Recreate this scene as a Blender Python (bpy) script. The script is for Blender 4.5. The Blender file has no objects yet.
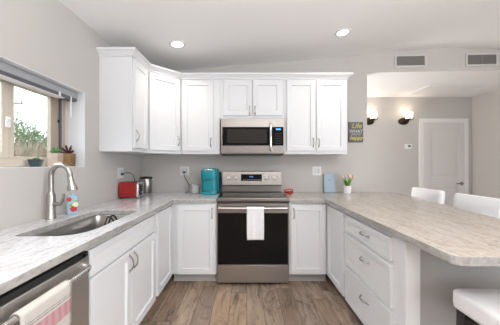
import bpy, bmesh, math, random
from mathutils import Vector, Matrix
random.seed(7)
R = math.radians
SC = bpy.context.scene
COL = SC.collection

# ------------------------------------------------------------------ camera
F = 245.0                                   # focal length in pixels of a 500 px wide frame
EYE = 1.286
cam_d = bpy.data.cameras.new('camera')
cam_d.sensor_width = 36.0
cam_d.lens = F / 500 * 36.0
cam_d.shift_x = 3.5 / 500
cam_d.shift_y = 1.5 / 500
cam_d.clip_start = 0.02
cam = bpy.data.objects.new('camera', cam_d)
COL.objects.link(cam)
cam.location = (0, 0, EYE)
cam.rotation_euler = (R(90), 0, 0)
SC.camera = cam

# ------------------------------------------------------------------ colour management
SC.view_settings.view_transform = 'Standard'
SC.view_settings.look = 'None'
SC.view_settings.gamma = 1.0
SC.view_settings.use_curve_mapping = False
SC.view_settings.exposure = -0.06

# ------------------------------------------------------------------ world (bright overcast desert sky)
w = bpy.data.worlds.new('sky')
SC.world = w
w.use_nodes = True
bg = w.node_tree.nodes['Background']
bg.inputs['Color'].default_value = (0.86, 0.93, 1.0, 1)
bg.inputs['Strength'].default_value = 3.0

# ------------------------------------------------------------------ lights
def area(name, loc, rot, sx, sy, power, col, shape='RECTANGLE', spread=180):
    d = bpy.data.lights.new(name, 'AREA')
    d.shape = shape
    d.size = sx
    if shape in ('RECTANGLE', 'ELLIPSE'):
        d.size_y = sy
    d.energy = power
    d.color = col
    d.spread = R(spread)
    o = bpy.data.objects.new(name, d)
    COL.objects.link(o)
    o.location = loc
    o.rotation_euler = rot
    return o

def ceil_z(x):
    xr = 2.62
    return 2.50 + 0.08 * (x + 1.39) if x <= xr else 2.50 + 0.08 * (xr + 1.39) - 0.08 * (x - xr)

# added unseen daylight fills behind the camera and on the dining side
area('rear_fill_light', (3.0, -3.92, 1.25), (R(90), 0, R(12)), 2.0, 2.1, 12, (0.80, 0.91, 1.0))
area('side_fill_light', (4.22, -1.2, 1.35), (R(90), 0, R(90)), 2.6, 1.6, 64, (0.90, 0.97, 1.0))
# added unseen sky fill outside, above the kitchen window's view
area('window_fill_light', (-2.5, 1.55, 2.55), (0, R(-52), 0), 1.0, 1.4, 60, (0.74, 0.87, 1.0))
# added fill light behind the camera, facing up to brighten the ceiling
area('ceiling_fill_light', (0.6, -0.62, 1.62), (R(180), 0, 0), 1.8, 0.8, 160, (0.98, 0.98, 1.0))
# recessed ceiling lamps (two in the picture, the rest unseen fills added for brightness)
CANS = [(-0.73, 2.59), (1.03, 2.62)]
for i, (x, y) in enumerate(CANS + [(-0.73, 0.7), (1.03, 0.7), (2.8, 0.7), (-0.73, -1.4), (1.03, -1.4), (2.8, -1.4)]):
    area('recessed_and_fill_light', (x, y, ceil_z(x) - 0.03), (0, 0, 0), 0.13, 0.13, 5 if i > 1 else 2.5, (1.0, 0.93, 0.84), 'DISK', 120)
# added fill for the room beyond the opening, hidden round the corner
area('far_room_fill', (0.75, 3.95, 1.35), (R(128), 0, R(-90)), 0.9, 1.5, 48, (1.0, 0.97, 0.95))

# ------------------------------------------------------------------ mesh helpers
class B:
    """collects shapes into one bmesh"""
    def __init__(s):
        s.bm = bmesh.new()
    def box(s, x0, x1, y0, y1, z0, z1, M=None):
        v = [s.bm.verts.new(p) for p in ((x0, y0, z0), (x1, y0, z0), (x1, y1, z0), (x0, y1, z0),
                                         (x0, y0, z1), (x1, y0, z1), (x1, y1, z1), (x0, y1, z1))]
        for f in ((0, 3, 2, 1), (4, 5, 6, 7), (0, 1, 5, 4), (1, 2, 6, 5), (2, 3, 7, 6), (3, 0, 4, 7)):
            s.bm.faces.new([v[i] for i in f])
        if M:
            for q in v:
                q.co = M @ q.co
        return s
    def rings(s, rings, cap0=True, cap1=True, closed=True):
        vs = [[s.bm.verts.new(p) for p in r] for r in rings]
        n = len(vs[0])
        for a, b in zip(vs, vs[1:]):
            for i in range(n if closed else n - 1):
                j = (i + 1) % n
                s.bm.faces.new((a[i], a[j], b[j], b[i]))
        if cap0:
            s.bm.faces.new(vs[0][::-1])
        if cap1:
            s.bm.faces.new(vs[-1])
        return s
    def tube(s, pts, r, n=10, caps=True):
        pts = [Vector(p) for p in pts]
        rr = r if isinstance(r, (list, tuple)) else [r] * len(pts)
        rings = []
        up = None
        for i, p in enumerate(pts):
            t = (pts[min(i + 1, len(pts) - 1)] - pts[max(i - 1, 0)]).normalized()
            if up is None:
                up = Vector((0, 0, 1)) if abs(t.z) < 0.9 else Vector((1, 0, 0))
            a = t.cross(up)
            a.normalize()
            up = a.cross(t)
            up.normalize()
            rings.append([p + (a * math.cos(k * 2 * math.pi / n) + up * math.sin(k * 2 * math.pi / n)) * rr[i] for k in range(n)])
        return s.rings(rings, caps, caps)
    def cyl(s, p0, p1, r0, r1=None, n=24):
        return s.tube([p0, p1], [r0, r0 if r1 is None else r1], n)
    def lathe(s, prof, c=(0, 0, 0), n=28, sx=1, sy=1, cap0=True, cap1=True):
        rings = [[(c[0] + r * math.cos(k * 2 * math.pi / n) * sx, c[1] + r * math.sin(k * 2 * math.pi / n) * sy, c[2] + z)
                  for k in range(n)] for r, z in prof]
        return s.rings(rings, cap0, cap1)
    def prism(s, poly, z0, z1):
        return s.rings([[(x, y, z0) for x, y in poly], [(x, y, z1) for x, y in poly]])
    def prism_y(s, poly, y0, y1):
        """polygon in x, z pushed along y"""
        return s.rings([[(x, y0, z) for x, z in poly], [(x, y1, z) for x, z in poly]])
    def sphere(s, c, r, sx=1, sy=1, sz=1, n=14, m=8):
        prof = [(max(1e-4, r * math.sin(math.pi * i / m)), -r * math.cos(math.pi * i / m) * sz) for i in range(m + 1)]
        return s.lathe(prof, c, n, sx, sy)

def obj(name, b, mat, parent=None, bevel=0, seg=2, smooth=True, ang=38, solid=0, sub=0):
    bm = b.bm
    bmesh.ops.recalc_face_normals(bm, faces=bm.faces[:])
    for f in bm.faces:
        f.smooth = smooth
    for e in bm.edges:
        if len(e.link_faces) == 2:
            e.smooth = e.calc_face_angle(0) < R(ang)
    me = bpy.data.meshes.new(name)
    bm.to_mesh(me)
    bm.free()
    if mat:
        me.materials.append(mat)
    o = bpy.data.objects.new(name, me)
    COL.objects.link(o)
    if parent:
        o.parent = parent
    if solid:
        m = o.modifiers.new('solid', 'SOLIDIFY')
        m.thickness = solid
        m.offset = 0
    if bevel:
        m = o.modifiers.new('bevel', 'BEVEL')
        m.width = bevel
        m.segments = seg
        m.limit_method = 'ANGLE'
        m.angle_limit = R(40)
        m.harden_normals = False
    if sub:
        m = o.modifiers.new('sub', 'SUBSURF')
        m.levels = m.render_levels = sub
    return o

def tag(o, label, cat, group=None):
    o['label'] = label
    o['category'] = cat
    if group:
        o['group'] = group
    return o

def thing(name, label, cat, loc=(0, 0, 0), rz=0, group=None):
    o = bpy.data.objects.new(name, None)
    COL.objects.link(o)
    o.empty_display_size = 0.05
    o.location = loc
    o.rotation_euler = (0, 0, R(rz))
    return tag(o, label, cat, group)

def struct(name, b, mat, parent=None, **k):
    o = obj(name, b, mat, parent, **k)
    if not parent:
        o['kind'] = 'structure'
    return o

def dup(root, loc, rz, label, group=None):
    r = root.copy()
    COL.objects.link(r)
    r.location = loc
    r.rotation_euler = (0, 0, R(rz))
    r['label'] = label
    if group:
        r['group'] = group
    for ch in list(root.children):
        c = ch.copy()
        COL.objects.link(c)
        c.parent = r
        for g in list(ch.children):
            d = g.copy()
            COL.objects.link(d)
            d.parent = c
    return r

def text_mesh(name, s, size, mat, parent, loc, rot=(90, 0, 0), ext=0.0006, shear=0, bold=0.0, sx=1.0):
    c = bpy.data.curves.new(name, 'FONT')
    c.body = s
    c.size = size
    c.extrude = ext
    c.shear = shear
    c.offset = bold
    c.align_x = 'CENTER'
    c.align_y = 'CENTER'
    t = bpy.data.objects.new(name, c)
    COL.objects.link(t)
    bpy.context.view_layer.update()
    me = bpy.data.meshes.new_from_object(t.evaluated_get(bpy.context.evaluated_depsgraph_get()))
    bpy.data.objects.remove(t)
    me.materials.clear()
    me.materials.append(mat)
    o = bpy.data.objects.new(name, me)
    COL.objects.link(o)
    o.parent = parent
    o.location = loc
    o.rotation_euler = [R(a) for a in rot]
    o.scale = (sx, 1, 1)
    return o

def round_poly(pts, rad, seg=6):
    out = []
    n = len(pts)
    for i in range(n):
        p = Vector(pts[i])
        r = rad[i] if isinstance(rad, (list, tuple)) else rad
        if r <= 0:
            out.append(tuple(p))
            continue
        a = (Vector(pts[i - 1]) - p)
        c = (Vector(pts[(i + 1) % n]) - p)
        la, lc = a.length, c.length
        a.normalize()
        c.normalize()
        th = a.angle(c)
        d = min(r / math.tan(th / 2), la * 0.49, lc * 0.49)
        p0, p1 = p + a * d, p + c * d
        for k in range(seg + 1):           # quadratic arc, close enough to a circle
            t = k / seg
            out.append(tuple(p0 * (1 - t) ** 2 + p * 2 * t * (1 - t) + p1 * t * t))
    return out

def rrect(w, h, r, seg=5, cx=0, cy=0):
    return round_poly([(cx - w / 2, cy - h / 2), (cx + w / 2, cy - h / 2), (cx + w / 2, cy + h / 2), (cx - w / 2, cy + h / 2)], r, seg)

def spline(pts, n=6):
    pts = [Vector(p) for p in pts]
    P = [pts[0]] + pts + [pts[-1]]
    out = []
    for i in range(1, len(P) - 2):
        for k in range(n):
            t = k / n
            a, b, c, d = P[i - 1], P[i], P[i + 1], P[i + 2]
            out.append(0.5 * ((2 * b) + (c - a) * t + (2 * a - 5 * b + 4 * c - d) * t * t + (3 * b - a - 3 * c + d) * t ** 3))
    out.append(P[-2])
    return out

# ------------------------------------------------------------------ materials
def mat(name, col, rough=0.5, metal=0.0, spec=0.5, emit=None, es=0, bump=0, bscale=200, coat=0, var=0.0, vscale=8, trans=0):
    m = bpy.data.materials.new(name)
    m.use_nodes = True
    nt = m.node_tree
    p = nt.nodes['Principled BSDF']
    p.inputs['Base Color'].default_value = (*col, 1)
    p.inputs['Roughness'].default_value = rough
    p.inputs['Metallic'].default_value = metal
    p.inputs['Specular IOR Level'].default_value = spec
    p.inputs['Coat Weight'].default_value = coat
    p.inputs['Transmission Weight'].default_value = trans
    if emit:
        p.inputs['Emission Color'].default_value = (*emit, 1)
        p.inputs['Emission Strength'].default_value = es
    tc = nt.nodes.new('ShaderNodeTexCoord')
    if var:
        n = nt.nodes.new('ShaderNodeTexNoise')
        n.inputs['Scale'].default_value = vscale
        n.inputs['Detail'].default_value = 4
        nt.links.new(tc.outputs['Object'], n.inputs['Vector'])
        mx = nt.nodes.new('ShaderNodeMix')
        mx.data_type = 'RGBA'
        mx.inputs['A'].default_value = (*[c * (1 - var) for c in col], 1)
        mx.inputs['B'].default_value = (*[min(1, c * (1 + var)) for c in col], 1)
        nt.links.new(n.outputs['Fac'], mx.inputs['Factor'])
        nt.links.new(mx.outputs['Result'], p.inputs['Base Color'])
    if bump:
        n = nt.nodes.new('ShaderNodeTexNoise')
        n.inputs['Scale'].default_value = bscale
        nt.links.new(tc.outputs['Object'], n.inputs['Vector'])
        bp = nt.nodes.new('ShaderNodeBump')
        bp.inputs['Strength'].default_value = bump
        bp.inputs['Distance'].default_value = 0.002
        nt.links.new(n.outputs['Fac'], bp.inputs['Height'])
        nt.links.new(bp.outputs['Normal'], p.inputs['Normal'])
    return m

def ramp(nt, stops, interp='LINEAR'):
    r = nt.nodes.new('ShaderNodeValToRGB')
    r.color_ramp.interpolation = interp
    e = r.color_ramp.elements
    while len(e) < len(stops):
        e.new(0.5)
    for q, (pos, c) in zip(e, stops):
        q.position = pos
        q.color = (*c, 1) if len(c) == 3 else c
    return r

def brushed(name, col, rough, axis=0, metal=1.0):
    """brushed steel: noise stretched along one axis drives roughness and colour a little"""
    m = mat(name, col, rough, metal)
    nt = m.node_tree
    p = nt.nodes['Principled BSDF']
    tc = nt.nodes.new('ShaderNodeTexCoord')
    mp = nt.nodes.new('ShaderNodeMapping')
    s = [260, 260, 260]
    s[axis] = 4
    mp.inputs['Scale'].default_value = s
    n = nt.nodes.new('ShaderNodeTexNoise')
    n.inputs['Scale'].default_value = 1
    n.inputs['Detail'].default_value = 3
    nt.links.new(tc.outputs['Object'], mp.inputs['Vector'])
    nt.links.new(mp.outputs['Vector'], n.inputs['Vector'])
    mr = nt.nodes.new('ShaderNodeMapRange')
    mr.inputs['To Min'].default_value = rough - 0.03
    mr.inputs['To Max'].default_value = rough + 0.04
    nt.links.new(n.outputs['Fac'], mr.inputs['Value'])
    nt.links.new(mr.outputs['Result'], p.inputs['Roughness'])
    return m

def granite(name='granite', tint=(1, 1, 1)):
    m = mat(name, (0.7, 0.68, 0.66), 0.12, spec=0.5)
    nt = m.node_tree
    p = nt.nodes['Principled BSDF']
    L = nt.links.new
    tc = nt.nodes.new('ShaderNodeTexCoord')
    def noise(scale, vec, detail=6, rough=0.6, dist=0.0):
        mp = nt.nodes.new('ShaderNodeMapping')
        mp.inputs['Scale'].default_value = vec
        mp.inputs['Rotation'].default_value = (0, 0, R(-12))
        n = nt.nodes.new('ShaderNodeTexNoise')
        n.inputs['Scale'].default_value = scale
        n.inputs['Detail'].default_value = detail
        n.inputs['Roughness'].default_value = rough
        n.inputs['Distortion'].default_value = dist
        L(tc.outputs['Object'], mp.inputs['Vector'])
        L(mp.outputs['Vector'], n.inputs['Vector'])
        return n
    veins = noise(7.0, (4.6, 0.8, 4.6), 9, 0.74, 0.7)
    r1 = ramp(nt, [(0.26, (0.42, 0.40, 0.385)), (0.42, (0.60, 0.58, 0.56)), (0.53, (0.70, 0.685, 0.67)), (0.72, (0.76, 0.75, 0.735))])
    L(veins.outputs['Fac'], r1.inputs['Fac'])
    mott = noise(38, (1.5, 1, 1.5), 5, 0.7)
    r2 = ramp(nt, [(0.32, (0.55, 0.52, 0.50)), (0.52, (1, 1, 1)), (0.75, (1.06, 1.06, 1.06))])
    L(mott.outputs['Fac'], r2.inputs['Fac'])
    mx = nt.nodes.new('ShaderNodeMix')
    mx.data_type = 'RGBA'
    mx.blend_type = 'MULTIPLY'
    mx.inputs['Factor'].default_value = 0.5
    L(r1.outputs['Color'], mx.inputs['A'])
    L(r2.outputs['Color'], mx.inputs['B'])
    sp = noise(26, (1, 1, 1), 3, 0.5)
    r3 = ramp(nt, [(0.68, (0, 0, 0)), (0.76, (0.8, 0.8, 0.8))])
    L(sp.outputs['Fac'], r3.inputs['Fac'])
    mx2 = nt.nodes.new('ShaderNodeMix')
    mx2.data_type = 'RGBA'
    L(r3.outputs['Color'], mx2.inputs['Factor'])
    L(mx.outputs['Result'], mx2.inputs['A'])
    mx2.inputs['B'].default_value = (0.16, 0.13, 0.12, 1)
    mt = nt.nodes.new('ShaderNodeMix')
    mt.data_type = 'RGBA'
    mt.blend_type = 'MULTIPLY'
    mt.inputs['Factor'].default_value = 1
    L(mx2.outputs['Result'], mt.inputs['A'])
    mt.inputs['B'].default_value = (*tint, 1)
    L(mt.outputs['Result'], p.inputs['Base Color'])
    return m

def planks():
    m = mat('wood_planks', (0.4, 0.3, 0.22), 0.42)
    nt = m.node_tree
    p = nt.nodes['Principled BSDF']
    L = nt.links.new
    tc = nt.nodes.new('ShaderNodeTexCoord')
    sx = nt.nodes.new('ShaderNodeSeparateXYZ')
    L(tc.outputs['Object'], sx.inputs['Vector'])
    def math_(op, a, b=None):
        n = nt.nodes.new('ShaderNodeMath')
        n.operation = op
        for i, q in enumerate((a, b)):
            if q is None:
                continue
            if isinstance(q, (int, float)):
                n.inputs[i].default_value = q
            else:
                L(q, n.inputs[i])
        return n.outputs[0]
    W, LEN = 0.152, 0.92
    xs = math_('DIVIDE', math_('ADD', sx.outputs['X'], 10.03), W)
    row = math_('FLOOR', xs)
    fx = math_('FRACT', xs)
    wn = nt.nodes.new('ShaderNodeTexWhiteNoise')
    wn.noise_dimensions = '1D'
    L(row, wn.inputs['W'])
    ys = math_('DIVIDE', math_('ADD', math_('ADD', sx.outputs['Y'], 10), math_('MULTIPLY', wn.outputs['Value'], 3.0)), LEN)
    cell = math_('FLOOR', ys)
    fy = math_('FRACT', ys)
    cb = nt.nodes.new('ShaderNodeCombineXYZ')
    L(row, cb.inputs['X'])
    L(cell, cb.inputs['Y'])
    wn2 = nt.nodes.new('ShaderNodeTexWhiteNoise')
    wn2.noise_dimensions = '2D'
    L(cb.outputs['Vector'], wn2.inputs['Vector'])
    base = ramp(nt, [(0.0, (0.165, 0.115, 0.082)), (0.25, (0.29, 0.20, 0.137)), (0.5, (0.37, 0.272, 0.195)), (0.75, (0.215, 0.165, 0.13)), (1.0, (0.41, 0.31, 0.23))])
    L(wn2.outputs['Value'], base.inputs['Fac'])
    # grain: stretched noise shifted per plank
    off = nt.nodes.new('ShaderNodeVectorMath')
    off.operation = 'MULTIPLY_ADD'
    L(wn2.outputs['Color'], off.inputs[0])
    off.inputs[1].default_value = (20, 20, 20)
    L(tc.outputs['Object'], off.inputs[2])
    def grain(vec, sc, det, rough, dist):
        mp = nt.nodes.new('ShaderNodeMapping')
        mp.inputs['Scale'].default_value = vec
        L(off.outputs['Vector'], mp.inputs['Vector'])
        n = nt.nodes.new('ShaderNodeTexNoise')
        n.inputs['Scale'].default_value = sc
        n.inputs['Detail'].default_value = det
        n.inputs['Roughness'].default_value = rough
        n.inputs['Distortion'].default_value = dist
        L(mp.outputs['Vector'], n.inputs['Vector'])
        return n
    g1 = grain((5, 0.6, 1), 4, 8, 0.7, 1.0)
    rg = ramp(nt, [(0.28, (0.40, 0.37, 0.35)), (0.48, (1.0, 1.0, 1.0)), (0.70, (1.55, 1.52, 1.48))])
    L(g1.outputs['Fac'], rg.inputs['Fac'])
    g2 = grain((2.6, 0.9, 1), 3.0, 8, 0.8, 0.8)
    rk = ramp(nt, [(0.38, (0.28, 0.26, 0.25)), (0.49, (1, 1, 1))])
    L(g2.outputs['Fac'], rk.inputs['Fac'])
    def mul(a, b, f=1.0):
        mx = nt.nodes.new('ShaderNodeMix')
        mx.data_type = 'RGBA'
        mx.blend_type = 'MULTIPLY'
        mx.inputs['Factor'].default_value = f
        L(a, mx.inputs['A'])
        L(b, mx.inputs['B'])
        return mx.outputs['Result']
    c = mul(mul(base.outputs['Color'], rg.outputs['Color'], 0.85), rk.outputs['Color'], 0.9)
    ex = math_('LESS_THAN', math_('MINIMUM', fx, math_('SUBTRACT', 1.0, fx)), 0.017)
    ey = math_('LESS_THAN', math_('MINIMUM', fy, math_('SUBTRACT', 1.0, fy)), 0.004)
    seam = math_('MAXIMUM', ex, ey)
    mx = nt.nodes.new('ShaderNodeMix')
    mx.data_type = 'RGBA'
    L(math_('MULTIPLY', seam, 0.7), mx.inputs['Factor'])
    L(c, mx.inputs['A'])
    mx.inputs['B'].default_value = (0.06, 0.04, 0.03, 1)
    L(mx.outputs['Result'], p.inputs['Base Color'])
    bp = nt.nodes.new('ShaderNodeBump')
    bp.inputs['Strength'].default_value = 0.25
    bp.inputs['Distance'].default_value = 0.002
    L(g1.outputs['Fac'], bp.inputs['Height'])
    L(bp.outputs['Normal'], p.inputs['Normal'])
    return m

def glass_pane():
    m = bpy.data.materials.new('window_glass')
    m.use_nodes = True
    nt = m.node_tree
    nt.nodes.remove(nt.nodes['Principled BSDF'])
    out = nt.nodes['Material Output']
    tr = nt.nodes.new('ShaderNodeBsdfTransparent')
    tr.inputs['Color'].default_value = (0.95, 0.97, 0.96, 1)
    gl = nt.nodes.new('ShaderNodeBsdfGlossy')
    gl.inputs['Roughness'].default_value = 0.02
    fr = nt.nodes.new('ShaderNodeValue')
    fr.outputs[0].default_value = 0.05
    mx = nt.nodes.new('ShaderNodeMixShader')
    nt.links.new(fr.outputs[0], mx.inputs[0])
    nt.links.new(tr.outputs[0], mx.inputs[1])
    nt.links.new(gl.outputs[0], mx.inputs[2])
    nt.links.new(mx.outputs[0], out.inputs['Surface'])
    return m

def stripe_towel():
    """v runs from the bar (0) down to the hem (1), u across"""
    m = mat('striped_towel_cloth', (0.8, 0.78, 0.75), 0.95, spec=0.1, bump=0.4, bscale=400)
    nt = m.node_tree
    p = nt.nodes['Principled BSDF']
    L = nt.links.new
    uv = nt.nodes.new('ShaderNodeUVMap')
    uv.uv_map = 'UVMap'
    s = nt.nodes.new('ShaderNodeSeparateXYZ')
    L(uv.outputs['UV'], s.inputs['Vector'])
    W_, G_, P_ = (0.54, 0.505, 0.47), (0.25, 0.22, 0.23), (0.50, 0.235, 0.26)
    r = ramp(nt, [(0.0, W_), (0.085, G_), (0.093, W_), (0.108, G_), (0.118, W_), (0.145, P_), (0.30, W_), (0.42, P_), (0.56, W_), (0.70, P_), (0.86, W_)], 'CONSTANT')
    L(s.outputs['Y'], r.inputs['Fac'])
    ch = nt.nodes.new('ShaderNodeTexWave')
    ch.inputs['Scale'].default_value = 2.2
    ch.inputs['Distortion'].default_value = 2.5
    ch.inputs['Detail'].default_value = 4
    L(uv.outputs['UV'], ch.inputs['Vector'])
    mx = nt.nodes.new('ShaderNodeMix')
    mx.data_type = 'RGBA'
    ml = nt.nodes.new('ShaderNodeMath')
    ml.operation = 'MULTIPLY'
    ml.inputs[1].default_value = 0.35
    L(ch.outputs['Fac'], ml.inputs[0])
    L(ml.outputs[0], mx.inputs['Factor'])
    L(r.outputs['Color'], mx.inputs['A'])
    mx.inputs['B'].default_value = (*W_, 1)
    L(mx.outputs['Result'], p.inputs['Base Color'])
    return m

M = dict(
    wall=mat('painted_wall', (0.55, 0.525, 0.50), 0.75, spec=0.25, bump=0.08, bscale=120),
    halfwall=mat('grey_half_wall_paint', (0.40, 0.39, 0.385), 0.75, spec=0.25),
    ceiling=mat('painted_ceiling', (0.86, 0.855, 0.85), 0.8, spec=0.2, bump=0.1, bscale=90),
    white=mat('white_cabinet_paint', (0.745, 0.752, 0.77), 0.38),
    trimw=mat('white_trim_paint', (0.80, 0.79, 0.78), 0.45),
    granite_e=granite('shaded_granite_edge', (0.62, 0.61, 0.60)), granite=granite(tint=(0.87, 0.89, 0.94)), granite_w=granite('warm_lit_granite', (0.68, 0.615, 0.56)), floor=planks(),  # edge shade, cool window light and warm lamplight tinted into the granite
    steel=brushed('brushed_steel', (0.34, 0.315, 0.295), 0.30, 0),
    steel_v=brushed('brushed_steel_upright', (0.44, 0.415, 0.39), 0.30, 2),
    sink=brushed('sink_steel', (0.42, 0.41, 0.40), 0.30, 1),
    nickel=mat('satin_nickel', (0.46, 0.44, 0.42), 0.27, 1.0),
    toe=mat('shaded_toe_board', (0.50, 0.495, 0.49), 0.5),  # recess shadow painted in; the board itself is white
    bar=mat('polished_steel_bar', (0.72, 0.71, 0.70), 0.22, 1.0),
    chrome=mat('chrome', (0.80, 0.80, 0.80), 0.10, 1.0),
    steel_dw=brushed('brushed_steel_dishwasher', (0.62, 0.605, 0.59), 0.42, 0),
    bglass=mat('black_glass', (0.005, 0.005, 0.006), 0.05, spec=0.2),
    black=mat('black_plastic', (0.014, 0.014, 0.015), 0.40),
    dark=mat('dark_gap', (0.02, 0.02, 0.02), 0.6),
    dgrey=mat('dark_grey_metal', (0.10, 0.10, 0.10), 0.45, 0.4),
    ring=mat('burner_ring_print', (0.09, 0.09, 0.095), 0.15),
    blue=mat('blue_display', (0.01, 0.05, 0.2), 0.3, emit=(0.10, 0.45, 1.0), es=1.6),
    red=mat('red_enamel', (0.33, 0.010, 0.012), 0.22, coat=0.4),
    redm=mat('red_glaze', (0.55, 0.03, 0.025), 0.25, coat=0.3),
    teal=mat('teal_plastic', (0.0, 0.25, 0.31), 0.25, coat=0.3),
    teal_d=mat('deep_teal_plastic', (0.0, 0.14, 0.19), 0.35),
    plate=mat('white_plastic', (0.78, 0.78, 0.77), 0.4),
    socket=mat('socket_face', (0.66, 0.66, 0.65), 0.4),
    ceramic=mat('white_ceramic', (0.82, 0.81, 0.80), 0.2),
    ceram_g=mat('grey_white_ceramic', (0.50, 0.50, 0.48), 0.3, var=0.15, vscale=30),
    pblue=mat('pale_blue_board', (0.36, 0.47, 0.55), 0.5, var=0.05),
    pblue_d=mat('slate_blue_print', (0.22, 0.31, 0.40), 0.5),
    green=mat('tulip_leaf', (0.13, 0.33, 0.035), 0.45, var=0.25, vscale=40),
    tulip=mat('pink_petal', (0.80, 0.46, 0.42), 0.5, var=0.15, vscale=60),
    tulip2=mat('cream_petal', (0.85, 0.70, 0.58), 0.5, var=0.1, vscale=60),
    slate=mat('charcoal_board', (0.13, 0.13, 0.135), 0.7, var=0.2, vscale=20),
    yellow=mat('yellow_lettering', (0.56, 0.48, 0.13), 0.6),
    wletter=mat('white_lettering', (0.60, 0.60, 0.58), 0.6),
    towel=mat('white_terry', (0.80, 0.80, 0.82), 0.95, spec=0.1, bump=0.5, bscale=350),
    stowel=stripe_towel(),
    vinyl=mat('white_upholstery', (0.88, 0.88, 0.90), 0.5, bump=0.05, bscale=60),
    wood_d=mat('black_stained_wood', (0.012, 0.010, 0.010), 0.35),
    tan=mat('almond_window_frame', (0.60, 0.53, 0.44), 0.45),
    tan_d=mat('backlit_window_stile', (0.40, 0.33, 0.27), 0.5),  # almond frame seen against the light, that shade put into the colour
    track=mat('window_track', (0.10, 0.11, 0.13), 0.4),
    blind=mat('grey_blind_rail', (0.36, 0.365, 0.38), 0.4),
    blind_d=mat('dark_blind_channel', (0.10, 0.105, 0.12), 0.5),
    slat=mat('white_blind_slats', (0.78, 0.77, 0.76), 0.45),
    glass=glass_pane(),
    bronze=mat('oiled_bronze', (0.045, 0.03, 0.022), 0.38, 0.8),
    shade=mat('frosted_glass_shade', (0.9, 0.88, 0.85), 0.4, emit=(1.0, 0.86, 0.68), es=1.6),
    lens=mat('lamp_lens', (0.9, 0.9, 0.9), 0.4, emit=(1.0, 0.97, 0.92), es=4.0),
    ventf=mat('vent_frame_paint', (0.60, 0.585, 0.57), 0.5),
    vent=mat('vent_louvre', (0.30, 0.285, 0.275), 0.55),
    hatch=mat('ceiling_grille_white', (0.78, 0.775, 0.77), 0.6),
    door=mat('painted_door', (0.66, 0.645, 0.63), 0.45),
    pot_s=mat('slate_pot', (0.035, 0.05, 0.062), 0.35),
    pot_p=mat('pale_wood_planter', (0.46, 0.35, 0.28), 0.7, var=0.25, vscale=25),
    pot_b=mat('brown_wood_planter', (0.22, 0.125, 0.05), 0.6, var=0.3, vscale=25),
    soil=mat('potting_soil', (0.04, 0.03, 0.022), 0.9),
    succ=mat('green_succulent', (0.11, 0.25, 0.08), 0.5, var=0.3, vscale=50),
    succ_r=mat('burgundy_succulent', (0.085, 0.02, 0.03), 0.45, var=0.3, vscale=50),
    soapb=mat('pale_blue_bottle', (0.36, 0.52, 0.62), 0.25, var=0.15, vscale=25),
    leafp=mat('printed_leaf', (0.20, 0.42, 0.10), 0.4),
    cream=mat('printed_cream_petal', (0.85, 0.80, 0.55), 0.4),
    prred=mat('printed_red_petal', (0.55, 0.03, 0.04), 0.4),
    earth=mat('dry_earth', (0.36, 0.29, 0.22), 0.95, var=0.2, vscale=2),
    foliage=mat('desert_foliage', (0.17, 0.225, 0.095), 0.7, var=0.35, vscale=1.2),
    straw=mat('dry_straw', (0.36, 0.29, 0.22), 0.9, var=0.3, vscale=3),
    bark=mat('bark', (0.20, 0.16, 0.12), 0.9),
    pole=mat('weathered_pole', (0.30, 0.27, 0.25), 0.9),
)

# ------------------------------------------------------------------ setting
XL, YB = -1.39, 3.27            # inner faces of the left and back walls
YR, XR = -4.0, 4.30             # the rest of the room behind and to the right
WY0, WY1, WZ0, WZ1 = 1.05, 2.11, 1.262, 1.897     # window opening
YF, XF, ZF = 4.50, 4.14, 2.514  # the room beyond the opening

b = B()
b.box(-1.6, XR + 0.1, YR - 0.1, YF + 0.1, -0.12, 0)
struct('floor', b, M['floor'])

# left wall with the window opening
b = B()
t = 0.21
b.box(XL - t, XL, YR, WY0, 0, 2.9)
b.box(XL - t, XL, WY1, YB + 0.12, 0, 2.9)
b.box(XL - t, XL, WY0, WY1, 0, WZ0)
b.box(XL - t, XL, WY0, WY1, WZ1, 2.9)
bmesh.ops.remove_doubles(b.bm, verts=b.bm.verts[:], dist=1e-5)
struct('wall_left', b, M['wall'], smooth=False)

# back wall behind the cabinets, then the header over the opening
XO = 1.608
b = B()
b.prism_y([(XL, 0), (XO, 0), (XO, ceil_z(XO) + 0.02), (XL, ceil_z(XL) + 0.02)], YB, YB + 0.12)
struct('wall_back', b, M['wall'])
hy = lambda x: YB - 0.043 * (x - XO)
b = B()
hp = [(XO, 2.508), (XR, 2.508), (XR, ceil_z(XR) + 0.02), (2.62, ceil_z(2.62) + 0.02), (XO, ceil_z(XO) + 0.02)]
b.rings([[(x, hy(x), z) for x, z in hp], [(x, hy(x) + 0.12, z) for x, z in hp]])
o = struct('wall_header', b, M['wall'])
o.data.materials.append(M['ceiling'])          # the soffit carries the ceiling paint
for f in o.data.polygons:
    f.material_index = 1 if f.normal.z < -0.9 else 0
# vaulted ceiling
b = B()
b.prism_y([(XL - 0.05, ceil_z(XL - 0.05)), (2.62, ceil_z(2.62)), (XR + 0.1, ceil_z(XR + 0.1)),
           (XR + 0.1, ceil_z(XR + 0.1) + 0.1), (2.62, ceil_z(2.62) + 0.1), (XL - 0.05, ceil_z(XL - 0.05) + 0.1)], YR, YB + 0.1)
struct('ceiling', b, M['ceiling'])
# right wall and rear wall with their openings (behind the camera)
b = B()
b.box(XR, XR + 0.1, YR, -2.55, 0, 2.85)
b.box(XR, XR + 0.1, 0.15, YB + 0.005, 0, 2.85)
b.box(XR, XR + 0.1, -2.55, 0.15, 0, 0.5)
b.box(XR, XR + 0.1, -2.55, 0.15, 2.2, 2.85)
struct('wall_right', b, M['wall'])
b = B()
b.box(XL, 1.98, YR - 0.1, YR, 0, 2.85)
b.box(4.02, XR, YR - 0.1, YR, 0, 2.85)
b.box(1.98, 4.02, YR - 0.1, YR, 2.32, 2.85)
struct('wall_rear', b, M['wall'])
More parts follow.
